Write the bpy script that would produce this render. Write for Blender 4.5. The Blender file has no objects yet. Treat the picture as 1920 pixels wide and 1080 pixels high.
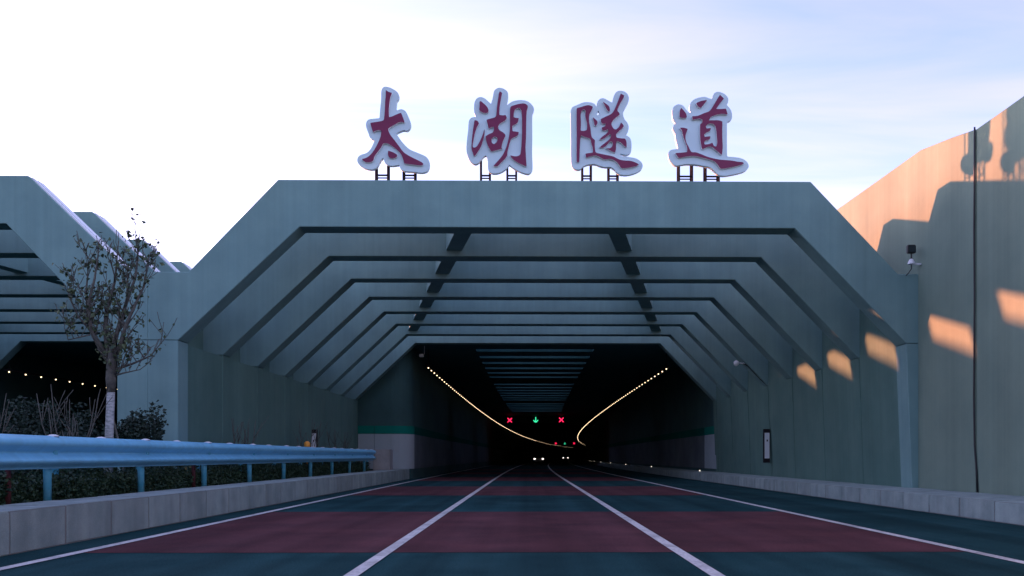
import bpy, bmesh, math, random
from mathutils import Vector, Matrix
random.seed(7)
S = bpy.context.scene
COL = S.collection

# ---------------------------------------------------------------- camera
HC = 1.226                      # eye height in a car
cam = bpy.data.cameras.new('camera'); camo = bpy.data.objects.new('camera', cam); COL.objects.link(camo)
cam.sensor_width = 36; cam.lens = 30.0
YAW = math.radians(0.7)
camo.location = (0, 0, HC); camo.rotation_euler = (math.pi/2, 0, -YAW)
cam.shift_x = -(30 + 1600*math.tan(YAW))/1920; cam.shift_y = (856-540)/1920
cam.clip_end = 5000; cam.clip_start = .05
S.camera = camo
# ---------------------------------------------------------------- light: low evening sun, left and ahead
SUN = Vector((-1, .6, .185)).normalized()
EL = math.asin(SUN.z)
world = bpy.data.worlds.new('World'); S.world = world; world.use_nodes = True
wn = world.node_tree; wn.nodes.clear()
def wnode(t): return wn.nodes.new(t)
out = wnode('ShaderNodeOutputWorld'); bg = wnode('ShaderNodeBackground'); sky = wnode('ShaderNodeTexSky')
sky.sky_type = 'NISHITA'; sky.sun_disc = False; sky.sun_elevation = EL
sky.sun_rotation = math.atan2(SUN.x, SUN.y); sky.air_density = 1.0; sky.dust_density = 1.0; sky.ozone_density = 2.6
bg.inputs[1].default_value = .15
tc = wnode('ShaderNodeTexCoord'); sp = wnode('ShaderNodeSeparateXYZ'); wn.links.new(tc.outputs['Generated'], sp.inputs[0])
zz = wnode('ShaderNodeMath'); zz.operation = 'MAXIMUM'; zz.inputs[1].default_value = .04; wn.links.new(sp.outputs[2], zz.inputs[0])
dx = wnode('ShaderNodeMath'); dx.operation = 'DIVIDE'; wn.links.new(sp.outputs[0], dx.inputs[0]); wn.links.new(zz.outputs[0], dx.inputs[1])
dy = wnode('ShaderNodeMath'); dy.operation = 'DIVIDE'; wn.links.new(sp.outputs[1], dy.inputs[0]); wn.links.new(zz.outputs[0], dy.inputs[1])
cb = wnode('ShaderNodeCombineXYZ'); wn.links.new(dx.outputs[0], cb.inputs[0]); wn.links.new(dy.outputs[0], cb.inputs[1])
mp = wnode('ShaderNodeMapping'); mp.inputs['Rotation'].default_value = (0, 0, math.radians(-38)); mp.inputs['Scale'].default_value = (.28, 1.5, 1)
wn.links.new(cb.outputs[0], mp.inputs[0])
nz = wnode('ShaderNodeTexNoise'); nz.inputs['Scale'].default_value = 1.1; nz.inputs['Detail'].default_value = 7; nz.inputs['Roughness'].default_value = .55
nz.inputs['Distortion'].default_value = .5
wn.links.new(mp.outputs[0], nz.inputs[0])
cr = wnode('ShaderNodeValToRGB'); cr.color_ramp.elements[0].position = .33; cr.color_ramp.elements[0].color = (.28,)*3+(1,)
cr.color_ramp.elements[1].position = .74; cr.color_ramp.elements[1].color = (.90,)*3+(1,)
wn.links.new(nz.outputs[0], cr.inputs[0])
hv = wnode('ShaderNodeMix'); hv.data_type = 'RGBA'
hs = wnode('ShaderNodeHueSaturation'); hs.inputs['Saturation'].default_value = .42; hs.inputs['Value'].default_value = 1.15
wn.links.new(sky.outputs[0], hs.inputs['Color'])
hp = wnode('ShaderNodeMix'); hp.data_type = 'RGBA'; hp.blend_type = 'MULTIPLY'; hp.inputs['Factor'].default_value = 1; hp.inputs['B'].default_value = (1.12, .95, 1.02, 1)
wn.links.new(hs.outputs[0], hp.inputs['A']); wn.links.new(hp.outputs['Result'], hv.inputs['B'])
wn.links.new(cr.outputs[0], hv.inputs['Factor']); wn.links.new(sky.outputs[0], hv.inputs['A'])
tn = wnode('ShaderNodeMix'); tn.data_type = 'RGBA'; tn.blend_type = 'MULTIPLY'; tn.inputs['Factor'].default_value = 1
tn.inputs['B'].default_value = (1.02, .92, 1.13, 1)          # clear, slightly violet autumn evening sky
wn.links.new(hv.outputs['Result'], tn.inputs['A']); wn.links.new(tn.outputs['Result'], bg.inputs[0]); wn.links.new(bg.outputs[0], out.inputs[0])
sun = bpy.data.lights.new('sun', 'SUN'); suno = bpy.data.objects.new('sun', sun); COL.objects.link(suno)
sun.energy = 5.0; sun.angle = math.radians(.8); sun.color = (1, .27, .125)
suno.rotation_euler = SUN.to_track_quat('Z', 'Y').to_euler(); suno.location = (-40, 24, 30)
S.view_settings.view_transform = 'Standard'; S.view_settings.look = 'None'; S.view_settings.gamma = 1
S.view_settings.exposure = 1.84
S.render.engine = 'CYCLES'

# ---------------------------------------------------------------- helpers
def tag(o, label=None, cat=None, group=None, kind=None):
    if label: o['label'] = label
    if cat: o['category'] = cat
    if group: o['group'] = group
    if kind: o['kind'] = kind
    return o
def empty(name, loc=(0, 0, 0)):
    o = bpy.data.objects.new(name, None); COL.objects.link(o); o.location = loc; return o
def link(name, me, parent=None):
    o = bpy.data.objects.new(name, me); COL.objects.link(o)
    if parent is not None: o.parent = parent
    return o
class MB:
    """collects verts and faces; build() links them as one mesh object"""
    def __init__(s): s.v = []; s.f = []; s.m = []
    def add(s, vs, fs, mi=0):
        b = len(s.v); s.v += [tuple(v) for v in vs]; s.f += [tuple(b+i for i in f) for f in fs]; s.m += [mi]*len(fs); return s
    def box(s, x0, x1, y0, y1, z0, z1, mi=0):
        return s.add([(x0,y0,z0),(x1,y0,z0),(x1,y1,z0),(x0,y1,z0),(x0,y0,z1),(x1,y0,z1),(x1,y1,z1),(x0,y1,z1)],
              [(0,3,2,1),(4,5,6,7),(0,1,5,4),(1,2,6,5),(2,3,7,6),(3,0,4,7)], mi)
    def prism_xz(s, poly, y0, y1, mi=0):
        n = len(poly)
        a = sum(poly[i][0]*poly[(i+1)%n][1]-poly[(i+1)%n][0]*poly[i][1] for i in range(n))
        if a < 0: poly = poly[::-1]
        vs = [(x, y0, z) for x, z in poly]+[(x, y1, z) for x, z in poly]
        fs = [tuple(range(n)), tuple(range(2*n-1, n-1, -1))]+[(i, i+n, (i+1)%n+n, (i+1)%n) for i in range(n)]
        return s.add(vs, fs, mi)
    def prism_yz(s, poly, x0, x1, mi=0):
        n = len(poly)
        a = sum(poly[i][0]*poly[(i+1)%n][1]-poly[(i+1)%n][0]*poly[i][1] for i in range(n))
        if a < 0: poly = poly[::-1]
        vs = [(x0, y, z) for y, z in poly]+[(x1, y, z) for y, z in poly]
        fs = [tuple(range(n-1, -1, -1)), tuple(range(n, 2*n))]+[(i, (i+1)%n, (i+1)%n+n, i+n) for i in range(n)]
        return s.add(vs, fs, mi)
    def prism_xy(s, poly, z0, z1, mi=0):
        n = len(poly)
        a = sum(poly[i][0]*poly[(i+1)%n][1]-poly[(i+1)%n][0]*poly[i][1] for i in range(n))
        if a < 0: poly = poly[::-1]
        vs = [(x, y, z0) for x, y in poly]+[(x, y, z1) for x, y in poly]
        fs = [tuple(range(n-1, -1, -1)), tuple(range(n, 2*n))]+[(i, (i+1)%n, (i+1)%n+n, i+n) for i in range(n)]
        return s.add(vs, fs, mi)
    def tube(s, pts, rads, n=7, mi=0):
        pts = [Vector(p) for p in pts]
        if not isinstance(rads, (list, tuple)): rads = [rads]*len(pts)
        vs = []; prev = None
        for i, p in enumerate(pts):
            t = (pts[min(i+1, len(pts)-1)]-pts[max(i-1, 0)]).normalized()
            u = t.orthogonal().normalized() if prev is None else (prev-t*prev.dot(t)).normalized()
            prev = u; w = t.cross(u)
            for k in range(n):
                a = 2*math.pi*k/n; vs.append(p+(u*math.cos(a)+w*math.sin(a))*rads[i])
        fs = []
        for i in range(len(pts)-1):
            for k in range(n):
                fs.append((i*n+k, i*n+(k+1)%n, (i+1)*n+(k+1)%n, (i+1)*n+k))
        fs.append(tuple(range(n-1, -1, -1))); fs.append(tuple(range((len(pts)-1)*n, len(pts)*n)))
        return s.add(vs, fs, mi)
    def strip(s, ya, yb, x0, x1, z, step=6, mi=0):
        """flat ribbon on the road that follows the alignment"""
        n = max(1, int(math.ceil((yb-ya)/step))); vs = []
        for i in range(n+1):
            y = ya+(yb-ya)*i/n; vs += [(x0+SH(y), y, z), (x1+SH(y), y, z)]
        return s.add(vs, [(2*i, 2*i+1, 2*i+3, 2*i+2) for i in range(n)], mi)
    def wall(s, ya, yb, x0, x1, z0, z1, step=8, mi=0):
        """box section that follows the alignment"""
        n = max(1, int(math.ceil((yb-ya)/step))); vs = []
        for i in range(n+1):
            y = ya+(yb-ya)*i/n; h = SH(y)
            vs += [(x0+h, y, z0), (x1+h, y, z0), (x1+h, y, z1), (x0+h, y, z1)]
        fs = []
        for i in range(n):
            a = 4*i; b = a+4
            fs += [(a, a+1, b+1, b), (a+1, a+2, b+2, b+1), (a+2, a+3, b+3, b+2), (a+3, a, b, b+3)]
        fs += [(0, 3, 2, 1), (4*n, 4*n+1, 4*n+2, 4*n+3)]
        return s.add(vs, fs, mi)
    def mesh(s, name, mats, smooth=False):
        me = bpy.data.meshes.new(name); me.from_pydata(s.v, [], s.f)
        for m in (mats if isinstance(mats, (list, tuple)) else [mats]): me.materials.append(m)
        me.polygons.foreach_set('material_index', s.m)
        if smooth: me.polygons.foreach_set('use_smooth', [True]*len(s.f))
        me.update(); return me
    def build(s, name, mats, parent=None, smooth=False, bevel=0, seg=1):
        me = s.mesh(name, mats, smooth)
        if bevel: bevel_mesh(me, bevel, seg)
        return link(name, me, parent)
def bevel_mesh(me, w, seg=1):
    bm = bmesh.new(); bm.from_mesh(me)
    ed = [e for e in bm.edges if len(e.link_faces) == 2 and e.calc_face_angle(0) > .3]
    bmesh.ops.bevel(bm, geom=ed, offset=w, segments=seg, affect='EDGES', clamp_overlap=True)
    bm.to_mesh(me); bm.free()
def SH(y): return 0 if y < 45 else (y-45)**2/6200.0       # the tunnel bends gently to the right

# ---------------------------------------------------------------- materials
def mat(name, col, rough=.8, metal=0, emit=None, estr=0, spec=None):
    m = bpy.data.materials.new(name); m.use_nodes = True
    b = m.node_tree.nodes['Principled BSDF']
    b.inputs['Base Color'].default_value = (*col, 1); b.inputs['Roughness'].default_value = rough; b.inputs['Metallic'].default_value = metal
    if spec is not None: b.inputs['Specular IOR Level'].default_value = spec
    if emit: b.inputs['Emission Color'].default_value = (*emit, 1); b.inputs['Emission Strength'].default_value = estr
    return m
def mottled(name, c0, c1, scale=(1, 1, 1), nscale=2.0, detail=6, rough=.85, bump=.15, bscale=30, streak=None, lo=.35, hi=.68, rand=0, dirt=None, spec=.3):
    """noise between two colours in world position; optional vertical rain streaks, per-object variation and bump"""
    m = bpy.data.materials.new(name); m.use_nodes = True; nt = m.node_tree; N = nt.nodes; L = nt.links
    b = N['Principled BSDF']; b.inputs['Roughness'].default_value = rough; b.inputs['Specular IOR Level'].default_value = spec
    g = N.new('ShaderNodeNewGeometry')
    mpg = N.new('ShaderNodeMapping'); mpg.inputs['Scale'].default_value = scale; L.new(g.outputs['Position'], mpg.inputs[0])
    n1 = N.new('ShaderNodeTexNoise'); n1.inputs['Scale'].default_value = nscale; n1.inputs['Detail'].default_value = detail; n1.inputs['Roughness'].default_value = .6
    L.new(mpg.outputs[0], n1.inputs[0])
    r = N.new('ShaderNodeValToRGB'); r.color_ramp.elements[0].position = lo; r.color_ramp.elements[1].position = hi
    r.color_ramp.elements[0].color = (*c0, 1); r.color_ramp.elements[1].color = (*c1, 1); L.new(n1.outputs[0], r.inputs[0])
    col = r.outputs[0]
    def mul(col, fac_socket, lo_, hi_):
        mr = N.new('ShaderNodeMapRange'); mr.inputs[1].default_value = .3; mr.inputs[2].default_value = .7
        mr.inputs[3].default_value = lo_; mr.inputs[4].default_value = hi_; L.new(fac_socket, mr.inputs[0])
        mx = N.new('ShaderNodeMix'); mx.data_type = 'RGBA'; mx.blend_type = 'MULTIPLY'; mx.inputs['Factor'].default_value = 1
        L.new(col, mx.inputs['A']); L.new(mr.outputs[0], mx.inputs['B']); return mx.outputs['Result']
    if streak:
        for sc, a, c in streak:
            ms = N.new('ShaderNodeMapping'); ms.inputs['Scale'].default_value = sc; L.new(g.outputs['Position'], ms.inputs[0])
            ns = N.new('ShaderNodeTexNoise'); ns.inputs['Scale'].default_value = 1; ns.inputs['Detail'].default_value = 4; L.new(ms.outputs[0], ns.inputs[0])
            col = mul(col, ns.outputs[0], a, c)
    if rand:
        oi = N.new('ShaderNodeObjectInfo'); mr = N.new('ShaderNodeMapRange'); mr.inputs[3].default_value = 1-rand; mr.inputs[4].default_value = 1+rand
        L.new(oi.outputs['Random'], mr.inputs[0])
        mx = N.new('ShaderNodeMix'); mx.data_type = 'RGBA'; mx.blend_type = 'MULTIPLY'; mx.inputs['Factor'].default_value = 1
        L.new(col, mx.inputs['A']); L.new(mr.outputs[0], mx.inputs['B']); col = mx.outputs['Result']
    L.new(col, b.inputs['Base Color'])
    if bump:
        n2 = N.new('ShaderNodeTexNoise'); n2.inputs['Scale'].default_value = bscale; n2.inputs['Detail'].default_value = 5; L.new(g.outputs['Position'], n2.inputs[0])
        bp = N.new('ShaderNodeBump'); bp.inputs['Strength'].default_value = bump; bp.inputs['Distance'].default_value = .02
        L.new(n2.outputs[0], bp.inputs['Height']); L.new(bp.outputs[0], b.inputs['Normal'])
    return m
def leafmat(name, c0, c1):
    m = bpy.data.materials.new(name); m.use_nodes = True; nt = m.node_tree; N = nt.nodes; L = nt.links; b = N['Principled BSDF']
    g = N.new('ShaderNodeNewGeometry'); n1 = N.new('ShaderNodeTexNoise'); n1.inputs['Scale'].default_value = 6; n1.inputs['Detail'].default_value = 3
    L.new(g.outputs['Position'], n1.inputs[0]); r = N.new('ShaderNodeValToRGB'); r.color_ramp.elements[0].position = .35; r.color_ramp.elements[1].position = .65
    r.color_ramp.elements[0].color = (*c0, 1); r.color_ramp.elements[1].color = (*c1, 1); L.new(n1.outputs[0], r.inputs[0])
    L.new(r.outputs[0], b.inputs['Base Color']); b.inputs['Roughness'].default_value = .6; b.inputs['Specular IOR Level'].default_value = .3
    return m
M = {}
ST = [((1.2, 1.2, .05), .92, 1.05), ((9, 9, .05), .93, 1.02), ((.35, .35, .35), .93, 1.06)]
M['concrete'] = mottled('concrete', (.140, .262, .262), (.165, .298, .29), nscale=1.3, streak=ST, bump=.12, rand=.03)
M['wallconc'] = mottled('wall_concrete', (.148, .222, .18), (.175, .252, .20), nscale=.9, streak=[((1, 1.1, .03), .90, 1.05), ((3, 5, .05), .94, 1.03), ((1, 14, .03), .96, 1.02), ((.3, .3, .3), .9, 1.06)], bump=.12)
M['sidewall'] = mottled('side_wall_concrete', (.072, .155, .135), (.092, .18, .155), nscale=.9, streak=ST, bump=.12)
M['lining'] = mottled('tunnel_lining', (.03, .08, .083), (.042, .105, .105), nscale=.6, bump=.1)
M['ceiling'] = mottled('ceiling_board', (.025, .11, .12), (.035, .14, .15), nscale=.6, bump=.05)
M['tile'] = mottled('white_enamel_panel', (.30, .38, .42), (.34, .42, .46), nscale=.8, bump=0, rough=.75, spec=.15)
M['tile_in'] = mottled('shade_toned_enamel_panel', (.09, .12, .14), (.13, .165, .185), nscale=.5, bump=0, rough=.8, spec=.1)  # white panel colour darkened to paint in the daylight falloff inside the bore
M['teal_in'] = mottled('shade_toned_teal_band', (.0, .075, .06), (.0, .095, .075), nscale=.5, bump=0, rough=.8, spec=.1)  # teal band with the same tunnel shade put into its colour
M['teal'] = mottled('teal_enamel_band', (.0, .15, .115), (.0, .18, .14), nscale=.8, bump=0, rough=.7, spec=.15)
M['asphalt'] = mottled('asphalt', (.012, .047, .052), (.020, .063, .068), nscale=.7, streak=[((1.5, .012, 1), .62, 1.25), ((.5, .35, 1), .8, 1.12), ((45, 45, 45), .7, 1.3)], bump=.35, bscale=120, rough=.9, spec=.03)
M['redroad'] = mottled('red_antiskid_coating', (.080, .040, .046), (.118, .050, .056), nscale=.8, streak=[((1.1, .012, 1), .66, 1.15), ((.6, .4, 1), .82, 1.1), ((45, 45, 45), .75, 1.25)], bump=.35, bscale=120, rough=.9, spec=.03)
M['paint'] = mottled('road_paint', (.34, .35, .35), (.66, .67, .66), nscale=2.2, streak=[((25, 25, 25), .65, 1.12), ((2, .5, 1), .8, 1.08)], bump=.2, bscale=120, rough=.6, lo=.25, hi=.55)
M['soil'] = mottled('soil', (.03, .028, .02), (.06, .05, .035), nscale=4, bump=.5)
M['ground'] = mottled('dry_ground', (.10, .10, .085), (.16, .155, .13), nscale=.2, bump=.3, bscale=8)
M['kerb'] = mottled('kerb_granite', (.22, .30, .295), (.30, .38, .37), nscale=2.2, streak=[((3, 3, .4), .8, 1.07), ((60, 60, 60), .9, 1.08)], bump=.2, bscale=60, rand=.09)
M['mortar'] = mottled('mortar', (.15, .165, .165), (.20, .215, .21), nscale=5)
M['railblue'] = mottled('blue_rail_coating', (.17, .52, .76), (.21, .58, .82), scale=(1, .15, 1), nscale=3, bump=.03, rough=.38, spec=.45, streak=[((8, .4, 8), .86, 1.05), ((.5, 6, 1.5), .88, 1.04)])
M['postblue'] = mottled('blue_post_coating', (.06, .34, .48), (.13, .40, .52), nscale=8, bump=.05, rough=.45)
M['redpost'] = mat('red_post', (.06, .012, .016), .8)
M['steel'] = mat('dark_steel', (.02, .018, .022), .9, 0, spec=.05)
M['black'] = mat('black_plastic', (.012, .014, .016), .5)
M['glass'] = mat('lamp_glass', (.02, .03, .035), .08)
M['white_metal'] = mat('white_metal', (.6, .65, .7), .4)
M['grey'] = mottled('grey_block', (.26, .27, .27), (.33, .34, .34), nscale=3)
M['panel'] = mottled('letter_panel_acrylic', (.44, .60, .66), (.48, .64, .69), nscale=1.5, bump=0, rough=.35)
M['purple'] = mottled('letter_face_red', (.135, .009, .055), (.155, .012, .063), nscale=3, bump=0, rough=.4)
M['return'] = mat('letter_return_white', (.72, .70, .74), .4)
M['lamp'] = mat('tunnel_lamp', (.9, .9, .85), .4, emit=(1, .72, .42), estr=1.25)
M['lamp'].cycles.emission_sampling = 'NONE'
M['dim'] = mat('edge_light', (.8, .8, .8), .4, emit=(1, .9, .75), estr=.3)
M['redled'] = mat('red_led', (.3, .02, .05), .4, emit=(1, .015, .08), estr=.9)
M['greenled'] = mat('green_led', (.05, .4, .25), .4, emit=(.05, 1, .45), estr=.4)
M['bark'] = mottled('bark', (.055, .06, .055), (.11, .11, .095), nscale=12, bump=.4)
M['limewash'] = mottled('limewashed_bark', (.17, .20, .20), (.34, .37, .37), scale=(1, 1, 3), nscale=9, bump=.3, lo=.4, hi=.6)
M['twig'] = mottled('bare_twig', (.06, .065, .055), (.10, .10, .085), nscale=10, bump=.2)
M['leaf'] = leafmat('poplar_leaf', (.025, .05, .03), (.09, .13, .06))
M['hedge'] = leafmat('hedge_leaf', (.010, .035, .022), (.035, .075, .035))
M['bush'] = leafmat('evergreen_leaf', (.008, .024, .02), (.024, .048, .034))
M['yellowbush'] = leafmat('yellow_leaf', (.10, .10, .03), (.16, .12, .035))
M['orange'] = mat('orange_plastic', (.8, .35, .05), .5)
M['car'] = mat('car_paint', (.05, .055, .06), .3, .2)
M['car2'] = mat('car_paint_light', (.25, .26, .27), .3, .2)
M['tyre'] = mat('tyre', (.02, .02, .02), .9)
M['tail'] = mat('tail_light', (.6, .5, .5), .3, emit=(1, .85, .75), estr=1.4)

# ---------------------------------------------------------------- setting: ground, roads, kerbs
g = MB().box(-900, 900, -300, 1400, -1.2, -.02).build('ground', M['ground']); tag(g, kind='structure')
road = MB().strip(-40, 700, -6.7, 10.25, 0).build('road', M['asphalt']); tag(road, kind='structure')
oroad = MB()
oroad.strip(-40, 300, -30, -12.3, 0)
oroad = oroad.build('road_opposite', M['asphalt']); tag(oroad, kind='structure')
for i, (ya, yb) in enumerate([(-5.4, 2.6), (10.9, 18.9), (26.9, 34.9), (42.9, 50.9), (58.9, 66.9), (74.9, 82.9)]):
    MB().strip(ya, yb, -5.65, 5.62, .004).build('red_band', M['redroad'], road)
for x, w in ((-1.81, .15), (1.94, .15), (-5.72, .15), (5.70, .15)):
    MB().strip(-10, 400, x-w/2, x+w/2, .009, 4).build('lane_line', M['paint'], road)
def kerb(name, xf, xb, h, y0, y1, label):
    s = 1 if xb > xf else -1
    xa, xc = sorted((xf+s*.012, xb))
    core = MB(); core.box(xa, xc, y0, y1, -.01, h-.014);
    core = core.build(name, M['mortar']); tag(core, kind='structure')
    MB().wall(y0+int((y1-y0)/1.3)*1.3+.01, 420, *sorted((xf, xb)), -.01, h).build('kerb_strip', M['kerb'], core)
    L = 1.3; n = int((y1-y0)/L)
    me = MB().box(*sorted((0, xb-xf)), .007, L-.007, 0, h).mesh('kerb_stone', M['kerb']); bevel_mesh(me, .018, 2)
    for i in range(n):
        o = link('kerb_stone', me, core); o.location = (xf+random.uniform(-.006, .006), y0+i*L, random.uniform(-.004, .004))
        o.rotation_euler = (0, random.uniform(-.004, .004), random.uniform(-.002, .002))
    return core
kerb('kerb_left', -6.45, -7.35, .55, 2.9, 45.8, '')
kerb('kerb_right', 8.75, 10.29, .40, 2.9, 45.8, '')
soil = MB().prism_xy([(-7.34, 2), (-7.34, 45.8), (-9.18, 45.8), (-9.18, 22.5), (-10.6, 22.5), (-12.2, 18), (-12.2, 2)], -.05, .5)
soil = soil.build('planting_bed', M['soil']); tag(soil, kind='structure')

# ---------------------------------------------------------------- the tunnel portals: concrete frames, struts, walls
F0, FP, FT = 22.4, 3.27, .66
def frames(root, beam, legs, mir):
    for k in range(8):
        y = F0+FP*k
        b = MB().prism_xz(beam, y, y+FT).build('portal_frame', M['concrete'], root, bevel=.015)
        for lg in legs:
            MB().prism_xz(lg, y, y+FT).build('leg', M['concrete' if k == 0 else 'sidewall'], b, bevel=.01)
portal = empty('tunnel_portal', (0, 22.4, 0)); portal.location = (0, 0, 0)
tag(portal, 'wide grey concrete portal of nested angular frames spanning the road under the red characters', 'tunnel portal')
beamP = [(-9.9295, 4.27), (-9.9295, 6.05), (-8.87, 6.05), (-6.54, 8.47), (7.45, 8.47), (9.77, 6.04), (10.36, 6.04), (10.36, 4.215),
         (9.985, 4.215), (7.03, 7.24), (-5.98, 7.24), (-9.14, 4.27)]
frames(portal, beamP, [[(-9.9295, -.02), (-9.9295, 4.26), (-9.142, 4.26), (-9.142, -.02)], [(10.36, .3), (10.36, 4.205), (9.985, 4.205), (10.14, .3)]], False)
def strut(root, x, sgn):
    for k in range(6):
        ya = F0+FP*k+FT-.1; yb = F0+FP*(k+1)+.1
        xa = x+sgn*.21*(ya-23.1); xb = x+sgn*.21*(yb-23.1)
        MB().prism_xy([(xa-.24, ya), (xa+.24, ya), (xb+.24, yb), (xb-.24, yb)], 7.42, 8.2).build('strut', M['concrete'], root)
strut(portal, -1.68, -1); strut(portal, 2.35, 1)
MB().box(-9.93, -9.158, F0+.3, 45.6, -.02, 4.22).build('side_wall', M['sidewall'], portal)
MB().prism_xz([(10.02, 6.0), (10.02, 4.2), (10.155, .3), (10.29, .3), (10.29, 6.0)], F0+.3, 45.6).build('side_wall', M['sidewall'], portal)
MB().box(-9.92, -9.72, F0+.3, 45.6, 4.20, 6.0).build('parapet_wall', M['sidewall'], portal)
portl = empty('tunnel_portal', (0, 0, 0))
tag(portl, 'neighbouring concrete portal of angular frames at the left edge behind the young tree', 'tunnel portal')
beamL = [(-9.9305, 4.27), (-9.9305, 6.05), (-10.45, 6.05), (-13.03, 8.55), (-27.0, 8.55), (-29.35, 6.05), (-30.25, 6.05), (-30.25, 4.27),
         (-29.8, 4.27), (-26.75, 7.30), (-13.6, 7.30), (-10.72, 4.27)]
frames(portl, beamL, [[(-9.9305, -.02), (-9.9305, 4.26), (-10.72, 4.26), (-10.72, -.02)], [(-30.25, -.02), (-30.25, 4.26), (-29.8, 4.26), (-29.8, -.02)]], True)
for k in range(8):
    y = F0+FP*k; a = Vector((-10.62, 6.22)); b2 = Vector((-12.98, 8.50)); nn = Vector((.70, .72)).normalized()
    for ya, yb in ((y+.05, y+.22), (y+.30, y+FT-.04)):
        MB().prism_xz([tuple(a), tuple(b2), tuple(b2+nn*.035), tuple(a+nn*.035)], ya, yb).build('coping_strip', M['white_metal'], portl)
strut(portl, -18.3, 1); strut(portl, -22.2, -1)
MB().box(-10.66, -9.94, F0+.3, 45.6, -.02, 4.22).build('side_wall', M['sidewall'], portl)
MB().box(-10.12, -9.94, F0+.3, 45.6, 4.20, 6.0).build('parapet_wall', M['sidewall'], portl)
# retaining walls
rw = empty('retaining_wall', (0, 0, 0)); tag(rw, 'tall sunlit concrete retaining wall along the right of the road', 'wall')
MB().prism_yz([(19.52, -.3), (19.52, 8.76), (20.6, 8.98), (22.3, 9.28), (25, 9.36), (28.2, 9.47), (60, 9.6), (60, -.3)], 10.30, 10.8).build('wall_panel', M['wallconc'], rw, bevel=.02)
MB().prism_yz([(-14, -.3), (-14, 8.7), (14, 8.72), (17.7, 8.73), (18.7, 8.74), (19.49, 8.755), (19.49, -.3)], 10.30, 10.8).build('wall_panel', M['wallconc'], rw, bevel=.02)
lw = empty('retaining_wall', (0, 0, 0)); tag(lw, 'unseen concrete retaining wall on the far left, added to block the low sun', 'wall')
MB().prism_yz([(-14, -.3), (-14, 8.6), (25, 9), (60, 9.3), (60, -.3)], -30.8, -30.26).build('wall_panel', M['wallconc'], lw)  # out of view; added so the hedge and guardrail stay in shade

# ---------------------------------------------------------------- tunnel bores
END = 690
tun = empty('tunnel_bore', (0, 0, 0)); tag(tun, 'dark road tunnel bore with two rows of lamps bending gently right', 'tunnel')
YB = 45.97
lw_ = MB()
path = [(-9.9, YB), (-7.35, YB)]+[(-7.35+1.05*math.sin(a), YB+1.05-1.05*math.cos(a)) for a in [math.pi/2*i/8 for i in range(1, 9)]]
def vpath(mb, path, z0, z1, off=0, mi=0):
    vs = []
    for x, y in path: vs += [(x, y, z0), (x, y, z1)]
    mb.add(vs, [(2*i, 2*i+2, 2*i+3, 2*i+1) for i in range(len(path)-1)], mi)
n = 80
path += [(-6.3+SH(y), y) for y in [YB+1.05+(END-YB-1.05)*(i/n)**1.3 for i in range(1, n+1)]]
vpath(lw_, path, -.02, 8.3); lw_.build('lining_wall', M['lining'], tun)
rwall = MB(); rwall.wall(45.65, END, 10.15, 10.9, -.02, 8.3); rwall.build('lining_wall', M['lining'], tun)
ce = MB(); ce.wall(45.98, END, -9.9, -2.95, 7.26, 8.28); ce.wall(45.98, END, 3.72, 10.9, 7.26, 8.28)
ce.wall(118, END, -2.949, 3.719, 7.262, 8.275)
ce.build('ceiling_slab', M['ceiling'], tun)
slots = list(range(1, 7))+list(range(8, 15))+list(range(16, 22))
prev = 45.98
for k in slots+[None]:
    yc = F0+FP*7+FP*k if k else 118.02
    a = yc-.55
    if a > prev: o = MB().wall(prev, a if k else 118.0, -2.949, 3.719, 7.262, 8.275).build('ceiling_beam', [M['ceiling'], M['kerb']], tun)
    if a > prev:
        for p in o.data.polygons: p.material_index = 1 if p.normal.y < -.8 else 0  # camera-facing faces get a paler colour, standing in for daylight from the slots
    prev = yc+.55
MB().box(60, 90, END, END+.5, -.02, 8.3).build('end_wall', M['lining'], tun)
# cladding on the walls: white panels under a teal band
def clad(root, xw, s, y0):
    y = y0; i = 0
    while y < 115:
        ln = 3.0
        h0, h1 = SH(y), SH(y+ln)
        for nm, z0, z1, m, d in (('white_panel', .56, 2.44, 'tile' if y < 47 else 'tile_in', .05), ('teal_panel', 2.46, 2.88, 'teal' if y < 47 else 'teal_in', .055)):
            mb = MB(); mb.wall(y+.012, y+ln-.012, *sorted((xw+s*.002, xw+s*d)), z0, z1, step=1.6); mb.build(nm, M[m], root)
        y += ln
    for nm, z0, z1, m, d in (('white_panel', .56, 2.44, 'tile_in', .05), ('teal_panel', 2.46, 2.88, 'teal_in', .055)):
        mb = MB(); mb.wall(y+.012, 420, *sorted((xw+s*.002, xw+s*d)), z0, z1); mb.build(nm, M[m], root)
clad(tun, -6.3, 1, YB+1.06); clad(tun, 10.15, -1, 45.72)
# panels of the end wall on the left and its rounded corner
for nm, z0, z1, m, d in (('white_panel', .56, 2.44, 'tile', .05), ('teal_panel', 2.46, 2.88, 'teal', .055)):
    for xa, xb in ((-9.12, -8.26), (-8.24, -7.36)):
        MB().box(xa, xb, YB-d, YB-.002, z0, z1).build(nm, M[m], tun)
    mb = MB(); pts = []
    for rr in (1.05+d, 1.05+.003):
        pts.append([(-7.35+rr*math.sin(a), YB+1.05-rr*math.cos(a)) for a in [math.pi/2*i/8 for i in range(9)]])
    poly = pts[0]+pts[1][::-1]
    mb.prism_xy(poly, z0, z1).build(nm, M[m], tun)
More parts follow.
